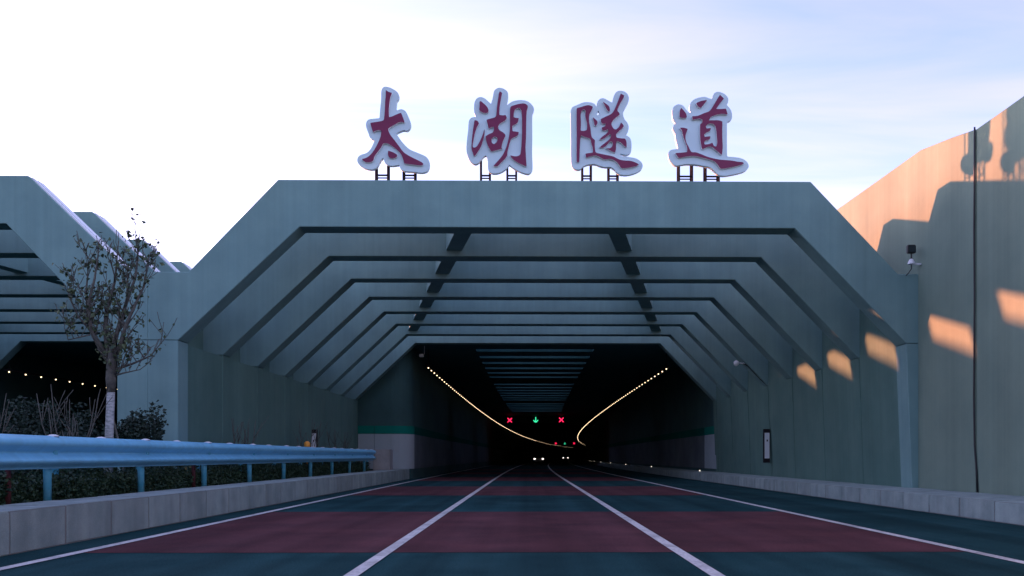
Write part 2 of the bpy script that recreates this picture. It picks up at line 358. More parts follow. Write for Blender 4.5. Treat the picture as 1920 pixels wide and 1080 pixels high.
# opposite bore
tl = empty('tunnel_bore', (0, 0, 0)); tag(tl, 'dark bore of the neighbouring tunnel with a short row of lamps at left', 'tunnel')
MB().wall(45.98, 300, -13.5, -10.3, -.02, 8.3).build('lining_wall', M['lining'], tl)
MB().wall(45.65, 300, -30.9, -30.0, -.02, 8.3).build('lining_wall', M['lining'], tl)
MB().wall(45.98, 300, -30.9, -10.3, 7.32, 8.28).build('ceiling_slab', M['ceiling'], tl)
MB().box(-30.9+SH(300)-1, -10+SH(300), 300, 300.4, -.02, 8.3).build('end_wall', M['lining'], tl)
# lamp rows
lm = MB(); lm.box(-.028, .028, -.028, .028, -.035, .02); lampme = lm.mesh('lamp', M['lamp']); bevel_mesh(lampme, .008, 1)
def lamp_row(x, z, y0, count, extra, label):
    y1 = y0+1.5*(count+extra)
    r = MB(); r.wall(y0-.3, y1, x-.10, x+.10, z+.05, z+.12)
    yy = y0
    root = r.build('light_track', M['steel']); tag(root, label, 'light track', 'lamp rows in the tunnels')
    for i in range(count):
        o = link('lamp', lampme, root); y = y0+1.5*i; o.location = (x+SH(y), y, z)
        if i % 8 == 0:
            MB().tube([(x+SH(y), y, z+.1), (x+SH(y), y, 7.3)], .022, 5).build('hanger_rod', M['steel'], root)
    if extra:
        mb = MB()
        for i in range(count, count+extra):
            y = y0+1.5*i; h = SH(y); mb.box(x+h-.016, x+h+.016, y-.016, y+.016, z-.02, z+.012)
        tag(mb.build('lamp', M['lamp'], root), kind='stuff')
lamp_row(-5.62, 6.23, 48.2, 150, 150, 'row of small white lamps hung along the left side of the main tunnel')
lamp_row(7.86, 6.21, 48.4, 150, 150, 'row of small white lamps hung along the right side of the main tunnel')
lamp_row(-27.7, 5.75, 45.9, 14, 0, 'short row of white lamps inside the neighbouring tunnel at far left')
# edge lights on the kerbs
em = MB().box(-.035, .035, -.04, .04, 0, .08).mesh('edge_light', [M['dim']]); bevel_mesh(em, .015, 1)
for x, z, side in ((-6.9, .545, 'left'), (9.6, .395, 'right')):
    for i in range(7):
        y = 47.6+19.2*i; o = link('kerb_edge_light', em); o.location = (x+SH(y), y, z)
        tag(o, '%s small white edge light on the %s tunnel kerb' % (['nearest', 'second nearest', 'third nearest', 'fourth nearest', 'fifth nearest', 'sixth nearest', 'farthest'][i], side), 'edge light', 'edge lights on the %s kerb' % side)
# lane control signals
def lane_signal(x, y, z, kind, label):
    r = empty('lane_signal', (x, y, z)); tag(r, label, 'lane signal', 'lane control signals')
    MB().box(-.50, .50, .03, .22, -.50, .50).build('housing', M['black'], r, bevel=.03)
    for sx in (-.3, .3): MB().tube([(sx, .1, .48), (sx, .1, 7.3-z)], .025, 5).build('hanger_rod', M['steel'], r)
    def bar(p, q, m):
        p = Vector((p[0], 0, p[1])); q = Vector((q[0], 0, q[1])); d = (q-p).normalized(); w = Vector((-d.z, 0, d.x))*.055
        MB().prism_xz([((p+w).x, (p+w).z), ((q+w).x, (q+w).z), ((q-w).x, (q-w).z), ((p-w).x, (p-w).z)], -.01, .029).build('led_bar', m, r)
    if kind == 'x':
        bar((-.31, -.31), (.31, .31), M['redled']); bar((-.31, .31), (-.05, .05), M['redled']); bar((.05, -.05), (.31, -.31), M['redled'])
    else:
        bar((0, .40), (0, -.30), M['greenled']); bar((-.34, -.04), (-.045, -.36), M['greenled']); bar((.34, -.04), (.045, -.36), M['greenled'])
YS = 125
lane_signal(-3.70+SH(YS), YS, 6.55, 'x', 'red cross lane signal over the left lane, nearer row')
lane_signal(.10+SH(YS), YS, 6.60, 'a', 'green down arrow lane signal over the middle lane, nearer row')
lane_signal(3.85+SH(YS), YS, 6.60, 'x', 'red cross lane signal over the right lane, nearer row')
YS = 350
lane_signal(-3.6+SH(YS), YS, 6.6, 'x', 'tiny far red cross lane signal over the left lane deep in the tunnel')
lane_signal(.1+SH(YS), YS, 6.6, 'a', 'tiny far arrow lane signal over the middle lane deep in the tunnel')
lane_signal(3.9+SH(YS), YS, 6.6, 'x', 'tiny far red cross lane signal over the right lane deep in the tunnel')
# two cars far ahead in the tunnel
def car(x, y, paint, label):
    r = empty('car', (x, y, .01)); r.rotation_euler = (0, 0, -2*(y-45)/6200); tag(r, label, 'car', 'cars far ahead in the tunnel')
    prof = [(0, .35), (0, .95), (.15, 1.02), (.45, 1.06), (3.2, .98), (4.4, .78), (4.5, .4), (4.4, .28), (.1, .28)]
    MB().prism_yz(prof, -.9, .9).build('body', paint, r, bevel=.06, seg=2)
    cab = MB(); a = [(.35, 1.03), (.95, 1.46), (2.2, 1.48), (3.1, 1.0)]
    cab.add([(-.82, y_, z_) if i in (0, 3) else (-.66, y_, z_) for i, (y_, z_) in enumerate(a)]+[(.82, y_, z_) if i in (0, 3) else (.66, y_, z_) for i, (y_, z_) in enumerate(a)],
            [(0, 1, 2, 3), (7, 6, 5, 4), (0, 4, 5, 1), (1, 5, 6, 2), (2, 6, 7, 3), (3, 7, 4, 0)])
    cab.build('cabin', paint, r, bevel=.04)
    MB().add([(-.68, .40, 1.09), (.68, .40, 1.09), (.58, .86, 1.42), (-.58, .86, 1.42)], [(0, 1, 2, 3)]).build('rear_window', M['glass'], r)
    for sx in (-1, 1):
        MB().box(*sorted((sx*.58, sx*.86)), -.025, .06, .72, .90).build('tail_light', M['tail'], r)
        for wy in (.85, 3.6):
            MB().tube([(sx*.72, wy, .32), (sx*.92, wy, .32)], .32, 14).build('wheel', M['tyre'], r)
car(.1+SH(150), 150, M['car2'], 'distant car with its lights on in the middle lane inside the tunnel')
car(3.95+SH(262), 262, M['car'], 'more distant car with its lights on in the right lane inside the tunnel')

# ---------------------------------------------------------------- the four characters on the roof edge
SC = 22.78/1600
def cr_smooth(pts, n=3):
    o = []; L = len(pts)
    for i in range(L):
        p0, p1, p2, p3 = [Vector(pts[(i+j-1) % L]) for j in range(4)]
        a = (p1-p0).normalized().dot((p2-p1).normalized()); b = (p2-p1).normalized().dot((p3-p2).normalized())
        for k in range(n):
            t = k/n
            m1 = (p2-p0)*.5*(1 if a > .45 else .25); m2 = (p3-p1)*.5*(1 if b > .45 else .25)
            d = (p2-p1).length
            if m1.length > d: m1 *= d/m1.length
            if m2.length > d: m2 *= d/m2.length
            h = p1*(2*t**3-3*t*t+1)+m1*(t**3-2*t*t+t)+p2*(-2*t**3+3*t*t)+m2*(t**3-t*t)
            o.append((h.x, h.y))
    return o
def flat_shape(name, rings, y, depth, mats, parent, faceidx=0, sideidx=0, grow_=0):
    cu = bpy.data.curves.new(name, 'CURVE'); cu.dimensions = '2D'; cu.fill_mode = 'BOTH'; cu.extrude = depth/2; cu.offset = grow_
    for ring in rings:
        r = cr_smooth(ring); s_ = cu.splines.new('POLY'); s_.points.add(len(r)-1); s_.use_cyclic_u = True
        for i, (a, b) in enumerate(r): s_.points[i].co = (a, b, 0, 1)
    tmp = bpy.data.objects.new('tmp', cu); COL.objects.link(tmp)
    dg = bpy.context.evaluated_depsgraph_get(); me = bpy.data.meshes.new_from_object(tmp.evaluated_get(dg))
    bpy.data.objects.remove(tmp); bpy.data.curves.remove(cu)
    me.transform(Matrix.Rotation(math.pi/2, 4, 'X')); me.transform(Matrix.Translation((0, y, 0)))
    bm = bmesh.new(); bm.from_mesh(me); bmesh.ops.remove_doubles(bm, verts=bm.verts, dist=1e-4); bmesh.ops.recalc_face_normals(bm, faces=bm.faces); bm.to_mesh(me); bm.free()
    me.materials.clear()
    for m in mats: me.materials.append(m)
    for p in me.polygons: p.material_index = faceidx if abs(p.normal.y) > .8 else sideidx
    return link(name, me, parent)
LET = []
LET.append(dict(o=(660, 155), s=5.681, label='first red roof character from the left, like a striding figure with a dot', strokes=[
 [[(372,110),(400,128),(438,140),(422,185),(410,260),(405,330),(408,395),(440,388),(490,365),(533,350),(552,395),(570,450),(530,447),(490,462),(440,492),(402,515),(402,545),(425,590),(465,640),(510,700),(560,765),(620,805),(700,845),(750,870),(768,888),(755,905),(700,902),(620,892),(568,885),(555,840),(535,790),(500,750),(450,710),(405,680),(375,672),(345,678),(325,715),(290,760),(255,810),(240,855),(215,872),(170,875),(140,862),(120,840),(170,825),(215,790),(255,735),(290,670),(318,600),(325,545),(310,535),(265,540),(240,558),(225,520),(210,458),(270,448),(345,432),(355,400),(362,320),(366,230),(372,160)]],
 [[(398,752),(430,760),(470,778),(492,795),(488,815),(465,828),(430,830),(408,822),(396,795)]]],
 back=[[(365,62),(420,75),(480,110),(507,150),(500,195),(483,215),(478,315),(530,300),(575,320),(605,375),(630,440),(628,490),(595,525),(550,522),(478,555),(520,620),(560,670),(620,725),(700,760),(790,800),(828,850),(830,910),(805,955),(750,972),(680,965),(570,955),(525,935),(510,890),(440,900),(390,893),(360,870),(348,840),(340,818),(320,835),(295,880),(270,920),(220,940),(150,930),(90,895),(66,850),(75,810),(105,785),(165,765),(210,720),(248,635),(205,610),(185,560),(160,490),(162,440),(190,410),(250,402),(300,395),(308,300),(318,200),(320,110),(338,72)]],
 legs=[(252, 380), (545, 668)]))
LET.append(dict(o=(865, 155), s=5.687, label='second red roof character from the left, densely stroked with three droplets at its left', strokes=[
 [[(208,220),(240,245),(275,280),(292,315),(288,342),(255,350),(220,338),(196,318),(198,270),(197,232)]],
 [[(145,425),(175,432),(190,460),(170,500),(150,560),(135,630),(125,690),(128,710),(145,715),(170,700),(200,650),(230,580),(250,518),(250,575),(235,640),(210,710),(180,760),(150,805),(138,800),(115,735),(113,690),(118,620),(128,530),(138,470)]],
 [[(412,118),(437,135),(425,200),(410,290),(408,365),(440,372),(472,368),(485,395),(470,425),(430,450),(405,470),(395,500),(410,530),(450,555),(472,585),(455,625),(440,665),(430,715),(440,725),(380,740),(325,755),(295,715),(270,650),(262,595),(300,570),(335,555),(350,525),(350,495),(320,500),(295,515),(285,470),(272,420),(320,405),(365,390),(375,360),(382,280),(395,190),(402,140)],[(355,600),(380,605),(388,630),(375,660),(350,677),(330,665),(325,635),(335,612)]],
 [[(525,285),(570,262),(630,247),(680,247),(710,275),(697,330),(692,450),(690,600),(685,720),(690,820),(695,912),(650,895),(590,865),(545,830),(525,795),(570,805),(610,800),(630,780),(640,700),(647,560),(647,400),(640,320),(620,293),(590,298),(568,320),(560,360),(560,390),(585,398),(612,400),(605,440),(580,465),(550,480),(545,510),(548,540),(580,543),(612,548),(605,580),(575,600),(535,620),(520,660),(505,710),(492,770),(490,800),(460,840),(420,880),(385,912),(345,908),(365,885),(410,835),(450,780),(480,710),(500,640),(515,560),(520,470),(520,380)]]],
 back=[[(410,68),(460,82),(495,115),(500,165),(485,255),(540,215),(620,198),(700,208),(755,250),(775,295),(757,350),(757,600),(755,760),(760,900),(752,950),(715,980),(660,970),(600,945),(555,920),(513,885),(480,925),(430,960),(370,978),(315,970),(288,935),(285,860),(275,805),(262,788),(240,800),(215,830),(185,865),(150,880),(105,860),(75,810),(58,740),(60,650),(75,520),(82,430),(105,390),(155,378),(140,330),(140,240),(160,190),(200,168),(245,178),(290,215),(318,238),(335,180),(350,105),(375,78)]],
 legs=[(207, 303), (490, 585)]))
LET.append(dict(o=(1060, 160), s=5.838, label='third red roof character from the left, feathered strokes over a long tail', strokes=[
 [[(122,272),(170,258),(215,242),(262,238),(297,255),(285,290),(262,335),(255,380),(258,430),(272,490),(278,550),(290,590),(320,620),(318,650),(320,700),(330,750),(380,765),(450,780),(520,795),(580,825),(640,838),(710,842),(770,862),(800,880),(770,900),(700,915),(640,922),(605,918),(580,880),(545,845),(490,822),(420,825),(370,800),(330,785),(270,795),(225,808),(218,765),(260,758),(298,752),(295,700),(280,650),(270,605),(230,590),(185,575),(168,568),(160,620),(155,720),(150,855),(122,855),(120,750),(122,600),(120,450),(120,350)],[(200,285),(218,300),(215,350),(225,400),(235,440),(232,505),(200,518),(165,512),(168,430),(165,340),(178,300)]],
 [[(298,370),(325,390),(348,415),(345,440),(330,465),(315,450),(308,415)]],
 [[(408,198),(440,220),(470,245),(482,275),(480,308),(460,298),(440,265),(422,230)]],
 [[(602,110),(640,130),(632,155),(605,200),(580,250),(565,295),(585,318),(590,340),(550,370),(515,405),(500,440),(515,480),(540,500),(565,490),(590,460),(602,425),(622,440),(635,465),(605,500),(570,530),(550,560),(560,590),(610,597),(650,600),(665,640),(665,695),(640,680),(600,640),(560,628),(550,660),(550,710),(540,750),(500,738),(460,715),(440,705),(480,705),(505,690),(515,660),(505,632),(480,635),(455,665),(420,695),(370,700),(395,675),(440,640),(480,605),(495,575),(490,550),(460,570),(420,600),(370,612),(400,580),(440,550),(465,520),(460,495),(435,512),(400,510),(395,480),(430,465),(435,435),(400,440),(388,415),(385,388),(440,360),(500,330),(530,290),(560,220),(585,155)]]],
 back=[[(600,66),(655,80),(690,125),(690,180),(660,240),(630,310),(645,375),(680,420),(692,470),(680,520),(655,548),(700,575),(720,620),(722,700),(710,745),(670,765),(620,755),(600,752),(605,778),(680,788),(770,805),(830,845),(845,890),(825,930),(760,965),(680,985),(610,982),(565,960),(535,925),(490,898),(430,900),(370,885),(320,868),(250,872),(195,895),(160,925),(110,925),(75,900),(62,850),(60,600),(58,300),(75,250),(120,228),(200,195),(270,195),(315,210),(340,240),(350,190),(380,155),(420,150),(470,175),(510,195),(530,120),(560,78)],[(360,282),(375,325),(345,335),(342,318)]],
 legs=[(190, 285), (480, 580)]))
LET.append(dict(o=(1245, 160), s=5.836, label='rightmost red roof character, a barred box above a long sweeping tail', strokes=[
 [[(182,262),(205,285),(235,325),(243,365),(210,372),(165,362),(165,300)]],
 [[(345,210),(400,185),(463,175),(435,215),(395,262),(365,245)]],
 [[(605,118),(648,158),(610,205),(565,270),(610,272),(670,268),(688,330),(620,325),(550,340),(505,362),(485,395),(530,395),(590,395),(632,410),(630,500),(632,600),(635,700),(625,770),(590,745),(530,695),(500,682),(460,690),(412,712),(400,670),(390,600),(388,520),(390,440),(412,420),(410,385),(380,378),(305,390),(303,352),(360,348),(430,318),(490,295),(530,240),(575,165)],
  [(450,465),(470,440),(510,430),(545,445),(562,490),(570,560),(575,640),(565,680),(540,675),(522,640),(480,655),(440,660),(430,640),(450,615),(490,605),(500,570),(440,575),(430,555),(455,530),(495,510),(505,480),(460,485)]],
 [[(168,478),(210,478),(252,490),(240,525),(228,570),(235,630),(260,680),(292,740),(340,745),(400,765),(460,790),(540,812),(620,825),(720,832),(800,845),(855,850),(865,870),(820,885),(740,905),(660,920),(610,920),(580,880),(545,845),(480,820),(400,800),(320,785),(220,795),(155,808),(118,755),(180,750),(245,742),(245,690),(220,620),(200,560),(190,510)]]],
 back=[[(600,72),(660,95),(700,140),(700,190),(688,215),(730,270),(745,330),(735,380),(692,405),(688,500),(690,775),(760,785),(850,800),(910,840),(927,890),(900,930),(840,955),(740,978),(650,990),(590,975),(550,935),(500,895),(420,880),(330,865),(220,865),(130,880),(75,840),(45,780),(55,725),(95,705),(155,698),(130,600),(120,530),(95,480),(105,440),(130,418),(100,380),(88,310),(100,245),(150,212),(205,225),(245,275),(270,300),(300,300),(280,250),(290,195),(340,150),(440,128),(495,145),(520,150),(545,95),(570,76)]],
 legs=[(175, 320), (470, 615)]))
def ptop(xa, xb, poly):
    best = []
    for x in (xa, (xa+xb)/2, xb):
        z = [p[1]+(q[1]-p[1])*(x-p[0])/(q[0]-p[0]) for p, q in zip(poly, poly[1:]+poly[:1]) if (p[0]-x)*(q[0]-x) < 0]
        best.append(max(z) if z else 9)
    return max(.5, min(best)-.12)
for d in LET:
    ox, oy = d['o']; s_ = d['s']
    W = lambda p: (((ox+p[0]/s_)-990)*SC, HC+(856-(oy+p[1]/s_))*SC)
    cx = (W(d['legs'][0]*1)[0] if False else 0)
    xs = [W(p)[0] for p in d['back'][0]]; zs = [W(p)[1] for p in d['back'][0]]
    xc = (min(xs)+max(xs))/2; ztop = max(zs)
    r = empty('letter_sign', (xc, 22.78, 8.47)); tag(r, d['label'], 'letter sign', 'red characters on the roof edge')
    loc = lambda p: (W(p)[0]-xc, W(p)[1]-8.47)
    flat_shape('backing_panel', [[loc(p) for p in ring] for ring in d['back']], 0, .14, [M['panel']], r)
    for st in d['strokes']:
        flat_shape('stroke', [[loc(p) for p in ring] for ring in st], -.105, .07, [M['purple'], M['return']], r, 0, 1)
    for a, b in d['legs']:
        xa = W((a, 0))[0]-xc; xb = W((b, 0))[0]-xc; top = ptop(xa, xb, [loc(p) for p in d['back'][0]])
        sf = MB()
        for x in (xa, xb):
            sf.tube([(x, .10, 0), (x, .10, top)], .03, 5); sf.tube([(x, .32, 0), (x, .32, top)], .026, 5)
            sf.tube([(x, .10, .28), (x, .32, min(.75, top))], .02, 4); sf.tube([(x, .10, top), (x, .32, top)], .022, 4)
        for z in (.28, top-.1):
            sf.tube([(xa, .10, z), (xb, .10, z)], .026, 5); sf.tube([(xa, .32, z), (xb, .32, z)], .02, 4)
        sf.build('support_frame', M['steel'], r)

# ---------------------------------------------------------------- guardrail with posts, end block
def rail_beam(x, y0, y1, s, name, parent):
    # ribbed profile, z from 1.03 to 1.55, ribs standing towards s
    prof = []
    zs = [1.03, 1.06, 1.12, 1.17, 1.23, 1.29, 1.35, 1.41, 1.47, 1.52, 1.555]
    ds = [.0, .02, .11, .135, .07, .0, .07, .135, .13, .08, .0]
    zs2 = []; pts = [(x+s*d, z) for d, z in zip(ds, zs)]
    sm = []
    for i in range(len(pts)-1):
        p0 = pts[max(0, i-1)]; p1 = pts[i]; p2 = pts[i+1]; p3 = pts[min(len(pts)-1, i+2)]
        for k in range(3):
            t = k/3; f = lambda j: .5*(2*p1[j]+(p2[j]-p0[j])*t+(2*p0[j]-5*p1[j]+4*p2[j]-p3[j])*t*t+(3*p1[j]-p0[j]-3*p2[j]+p3[j])*t**3)
            sm.append((f(0), f(1)))
    sm.append(pts[-1])
    ring = sm+[(px-s*.012, pz) for px, pz in sm[::-1]]
    y = y0; L = 4.32
    while y < y1-.1:
        ye = min(y+L, y1)
        nv = len(ring); off = .004 if int((y-y0)/L) % 2 else 0
        vs = [(px+off, y-.12, pz) for px, pz in ring]+[(px+off, ye, pz) for px, pz in ring]
        mb = MB().add(vs, [(i, (i+1) % nv, (i+1) % nv+nv, i+nv) if s < 0 else (i, i+nv, (i+1) % nv+nv, (i+1) % nv) for i in range(nv)])
        o = mb.build(name, M['railblue'], parent, smooth=True)
        y = ye
gr = empty('guardrail', (-7.55, 5, .5)); gr.location = (0, 0, 0)
tag(gr, 'light blue ribbed steel guardrail along the left kerb', 'guardrail')
rail_beam(-7.58, 4, 41.9, 1, 'rail_beam', gr)
pm = MB().tube([(0, 0, .0), (0, 0, 1.06), (0, 0, 1.10)], [.062, .062, .02], 14); pme = pm.mesh('post', M['postblue'], True)
cap = MB().tube([(0, 0, 0), (0, 0, .012), (0, 0, .03), (0, 0, .036)], [.09, .09, .05, .01], 12).mesh('post_cap', M['white_metal'], True)
bk = MB().box(-.06, .07, -.05, .05, -.12, .12).mesh('spacer_block', M['postblue'])
bolt = MB().tube([(0, 0, 0), (.02, 0, 0)], .018, 8).mesh('bolt', M['white_metal'])
for i in range(12):
    y = 7.15+3.30*i
    o = link('post', pme, gr); o.location = (-7.69, y, .45)
    o2 = link('spacer_block', bk, o); o2.location = (.07, 0, .84)
    o3 = link('post_cap', cap, o); o3.location = (.09, 0, 1.095)
    o4 = link('bolt', bolt, gr); o4.location = (-7.578, y, 1.29)
gr2 = empty('guardrail', (0, 0, 0)); tag(gr2, 'second blue guardrail behind the first, over the hedge', 'guardrail')
rail_beam(-8.66, 4, 41.9, -1, 'rail_beam', gr2)
for i in range(12):
    y = 7.15+1.65+3.30*i
    o = link('post', pme, gr2); o.location = (-8.48, y, .45)
    o2 = link('spacer_block', bk, o); o2.location = (-.07, 0, .84)
for i in range(12):      # the caps of the second row's brackets show on the top edge
    y = 7.15+1.65+3.30*i
    o3 = link('post_cap', cap, gr); o3.location = (-7.66, y, 1.545)
for px, y, lab in ((-7.80, 12.9, 'dark red marker post under the guardrail at the left edge'), (-7.80, 20.0, 'dark red marker post under the guardrail near the tree')):
    mp_ = MB(); mp_.tube([(px, y, .45), (px, y, 1.02), (px, y, 1.05)], [.042, .042, .02], 12)
    tag(mp_.build('marker_post', M['redpost'], None, True), lab, 'post', 'red marker posts')
eb = MB().box(-7.62, -6.78, 42.0, 42.9, .54, 1.58).build('end_block', M['grey'], bevel=.03, seg=2); tag(eb, 'plain grey concrete block at the far end of the blue guardrail', 'block')
ol = MB().tube([(-8.0, 31.0, .5), (-8.0, 31.0, 1.52), (-8.0, 31.0, 1.55)], [.03, .03, .03], 8); ol.tube([(-8.0, 31, 1.5), (-8.0, 31, 1.6), (-8.0, 31, 1.72), (-8.0, 31, 1.78)], [.05, .11, .11, .04], 12)
tag(ol.build('warning_light', M['orange'], None, True), 'small orange warning light on a post behind the guardrail', 'light')

# ---------------------------------------------------------------- wall fittings
def box_sign(x, y, sx, label):
    r = empty('sign_box', (x, y, 1.67)); tag(r, label, 'sign', 'upright sign boxes on the side walls')
    MB().box(*sorted((0, sx*.26)), 0, .16, -.70, .70).build('housing', M['steel'], r, bevel=.012)
    MB().box(*sorted((sx*.03, sx*.23)), -.012, .02, -.52, .54).build('sign_face', M['white_metal'], r)
    MB().box(*sorted((sx*.10, sx*.15)), -.018, -.011, .18, .26).build('sign_mark', M['steel'], r)
box_sign(10.05, 35.3, -1, 'slim upright sign box with a pale face on the right wall')
box_sign(-9.19, 36.2, 1, 'slim upright sign box on the left wall behind the guardrail')
# floodlight beside the frame
fl = empty('floodlight', (10.05, 22.25, 6.05)); tag(fl, 'square black floodlight on a bracket beside the front frame at right', 'floodlight')
MB().box(-.115, .105, -.06, .07, .50, .72).build('lamp_head', M['black'], fl, bevel=.02, seg=2)
MB().box(-.09, .08, -.068, -.058, .525, .69).build('lens', M['glass'], fl)
MB().tube([(0, 0, .50), (0.0, 0, .36), (.03, 0, .26)], .022, 8).build('neck', M['black'], fl)
bk_ = MB().tube([(0.0, 0, .22), (0.0, 0, .26), (0.0, 0, .34), (0, 0, .36)], [.10, .09, .05, .02], 14); bk_.box(0, .26, -.03, .03, .20, .24)
bk_.build('bracket', M['white_metal'], fl)
MB().tube([(0, 0, .22), (0, 0, .1), (-.05, .05, 0.0), (-.10, .1, -.06)], .013, 6).build('cable', M['black'], fl)
# camera arm on the right wall
ca = empty('security_camera', (10.0, 35.6, 4.2)); tag(ca, 'security camera on a long slanted arm from the right wall', 'camera')
MB().tube([(.03, 0, 0), (-.25, 0, .25), (-.80, 0, .82), (-1.0, -.02, .92)], .028, 8).build('arm', M['black'], ca)
MB().tube([(-.95, -.02, .92), (-1.28, -.05, .94)], .024, 8).build('arm_tip', M['white_metal'], ca)
MB().tube([(-1.30, -.05, 1.04), (-1.30, -.05, .98), (-1.30, -.05, .86), (-1.30, -.05, .80)], [.03, .11, .10, .03], 12).build('camera_head', M['white_metal'], ca, True)
MB().tube([(.035, -.02, -.25), (.035, -.02, .1), (.02, -.02, .6), (.03, -.02, 1.05)], .018, 6).build('cable', M['black'], ca)
c2 = empty('security_camera', (8.6, 46.6, 6.4)); tag(c2, 'small camera on a slanted bar under the right tunnel roof edge', 'camera')
MB().tube([(.55, -1.6, .95), (0, 0, .2)], .05, 8).build('arm', M['steel'], c2)
MB().box(-.22, .10, -.10, .12, .0, .2).build('camera_head', M['steel'], c2, bevel=.03)
c3 = empty('security_camera', (-5.85, 46.6, 6.5)); tag(c3, 'small camera hung inside the left of the tunnel mouth', 'camera')
MB().tube([(.2, 0, .8), (.2, 0, .3)], .02, 6).build('hanger_rod', M['white_metal'], c3)
MB().box(-.08, .16, -.10, .12, .15, .32).build('camera_head', M['white_metal'], c3, bevel=.03)
# cable down the right wall
pts = [(10.27, 19.5, 8.8), (10.265, 19.5, 7.6), (10.27, 19.53, 6.4), (10.262, 19.49, 5), (10.27, 19.52, 3.6), (10.262, 19.52, 2.6), (10.268, 19.50, 1.5), (10.27, 19.42, .9), (10.27, 19.38, .41)]
cbm = MB().tube(pts, .021, 8).build('cable', M['black'], None, True); tag(cbm, 'thick black cable hanging down the right retaining wall', 'cable')

# ---------------------------------------------------------------- planting
def leaf_quads(mb, pts, size, flat=.5):
    for p in pts:
        s = size*random.uniform(.6, 1.3); u = Vector((random.gauss(0, 1), random.gauss(0, 1), random.gauss(0, flat))).normalized()
        v = u.orthogonal().normalized(); v = (Matrix.Rotation(random.uniform(0, 6.28), 3, u) @ v)
        p = Vector(p); w = v*s*.42; n_ = u.cross(v).normalized()*s*.12
        mb.add([p-u*s*.5, p+w*.9+n_, p+u*s*.6, p-w*.9+n_], [(0, 1, 2, 3)])
# hedge under and behind the guardrail
hd = empty('hedge', (0, 0, 0)); tag(hd, 'low dark green hedge running under the blue guardrail', 'hedge')
MB().box(-8.75, -7.95, 4, 42.0, .48, .80).build('hedge_core', M['hedge'], hd)
mb = MB(); pts = []
for i in range(30000):
    y = 4+38*random.random()**1.25
    bump_ = .08*math.sin(y*2.1)+.06*math.sin(y*5.3+1)
    if random.random() < .62: p = (-7.84+random.gauss(0, .05)+bump_*.4, y, random.uniform(.5, .94+bump_))
    else: p = (random.uniform(-8.9, -7.8), y, .86+bump_+random.gauss(0, .05))
    pts.append(p)
leaf_quads(mb, pts, .062, 1); tag(mb.build('foliage', M['hedge'], hd), kind='stuff')
def grow(mb, tips, p, d, r, ln, depth, up=.25, n=4, spread=.45, wig=.12):
    pts = [p]; rads = [r]; q = Vector(p); dd = Vector(d).normalized()
    for i in range(n):
        dd = (dd+Vector((random.gauss(0, wig), random.gauss(0, wig), random.gauss(0, wig*.5)+up*.25))).normalized()
        q = q+dd*ln/n; pts.append(q.copy()); rads.append(max(.0065, r*(1-.75*(i+1)/n)))
    mb.tube(pts, rads, 6 if r > .02 else 4)
    if depth == 0 or r < .008:
        for k in range(1, len(pts)): tips.append((pts[k], depth))
        return
    m = 2 if depth > 1 else 3
    for k in range(1, n+1):
        if k == n or random.random() < .8:
            for j in range(m if k == n else 1):
                a = random.uniform(0, 6.28); sd = Vector((math.cos(a), math.sin(a), random.uniform(.1, .7)))
                grow(mb, tips, pts[k], dd*(1-spread)+sd*spread, rads[k]*.75, ln*random.uniform(.35, .6), depth-1, up, n, spread, wig)
    for k in range(2, len(pts)): tips.append((pts[k], depth))
tr = empty('young_tree', (-8.62, 17.6, .5)); tag(tr, 'slender young tree with sparse leaves and a whitewashed trunk before the left portal', 'tree')
tk = MB(); tk.tube([(0, 0, -.05), (.03, 0, 1.0), (.06, .02, 2.05)], [.10, .085, .078], 12); tk.build('painted_trunk', M['limewash'], tr, True)
tk = MB(); tk.tube([(.06, .02, 2.05), (.07, 0, 2.3), (.08, 0, 2.6), (.1, .02, 2.95)], [.080, .10, .095, .07], 12); tk.build('trunk', M['bark'], tr, True)
br = MB(); tips = []
T0 = Vector((.08, 0, 2.0))
random.seed(21)
def limb(path, rads):
    path = [(x, y, 2.45+(z-1.9)*.76) for x, y, z in path]
    br.tube(path, rads, 7)
    for k in range(1, len(path)):
        tips.append((Vector(path[k]), 1))
        for j in range(3):
            a = random.uniform(0, 6.28); f = random.random(); b0 = Vector(path[k-1]).lerp(Vector(path[k]), f)
            d = Vector((math.cos(a)*.75, math.sin(a)*.75, random.uniform(.8, 1.7)))
            grow(br, tips, b0, d, rads[k]*.55+.003, random.uniform(.25, .6), 1, .3, 3, .4, .14)
limb([(.1, 0, 2.5), (.22, 0, 3.1), (.38, .02, 3.8), (.55, .05, 4.5), (.60, .05, 5.15), (.56, .05, 5.5)], [.05, .042, .034, .026, .016, .006])
limb([(.1, 0, 2.2), (.3, -.05, 2.7), (.42, -.1, 3.15), (.62, -.12, 3.7), (.8, -.12, 4.2), (.86, -.1, 4.8), (.92, -.1, 5.1)], [.05, .044, .036, .028, .02, .012, .005])
limb([(.02, 0, 2.4), (-.1, .1, 3.0), (-.05, .12, 3.7), (.08, .15, 4.4), (.12, .15, 5.0), (.16, .15, 5.5)], [.05, .04, .034, .024, .015, .006])
limb([(.02, 0, 2.3), (-.28, -.1, 3.0), (-.34, -.1, 3.7), (-.2, -.12, 4.4), (-.14, -.1, 5.05), (-.12, -.1, 5.4)], [.046, .04, .032, .022, .014, .006])
limb([(0, 0, 2.2), (-.35, .12, 2.9), (-.48, .14, 3.5), (-.5, .14, 4.2), (-.46, .14, 4.8), (-.48, .14, 5.1)], [.042, .036, .028, .02, .012, .005])
limb([(-.28, -.05, 2.95), (-.55, -.1, 3.4), (-.72, -.12, 3.9), (-.74, -.1, 4.1)], [.024, .018, .01, .005])
limb([(.1, 0, 1.95), (.5, .05, 2.15), (.85, .05, 2.35), (1.1, .05, 2.75), (1.2, .05, 2.9)], [.03, .022, .015, .008, .004])
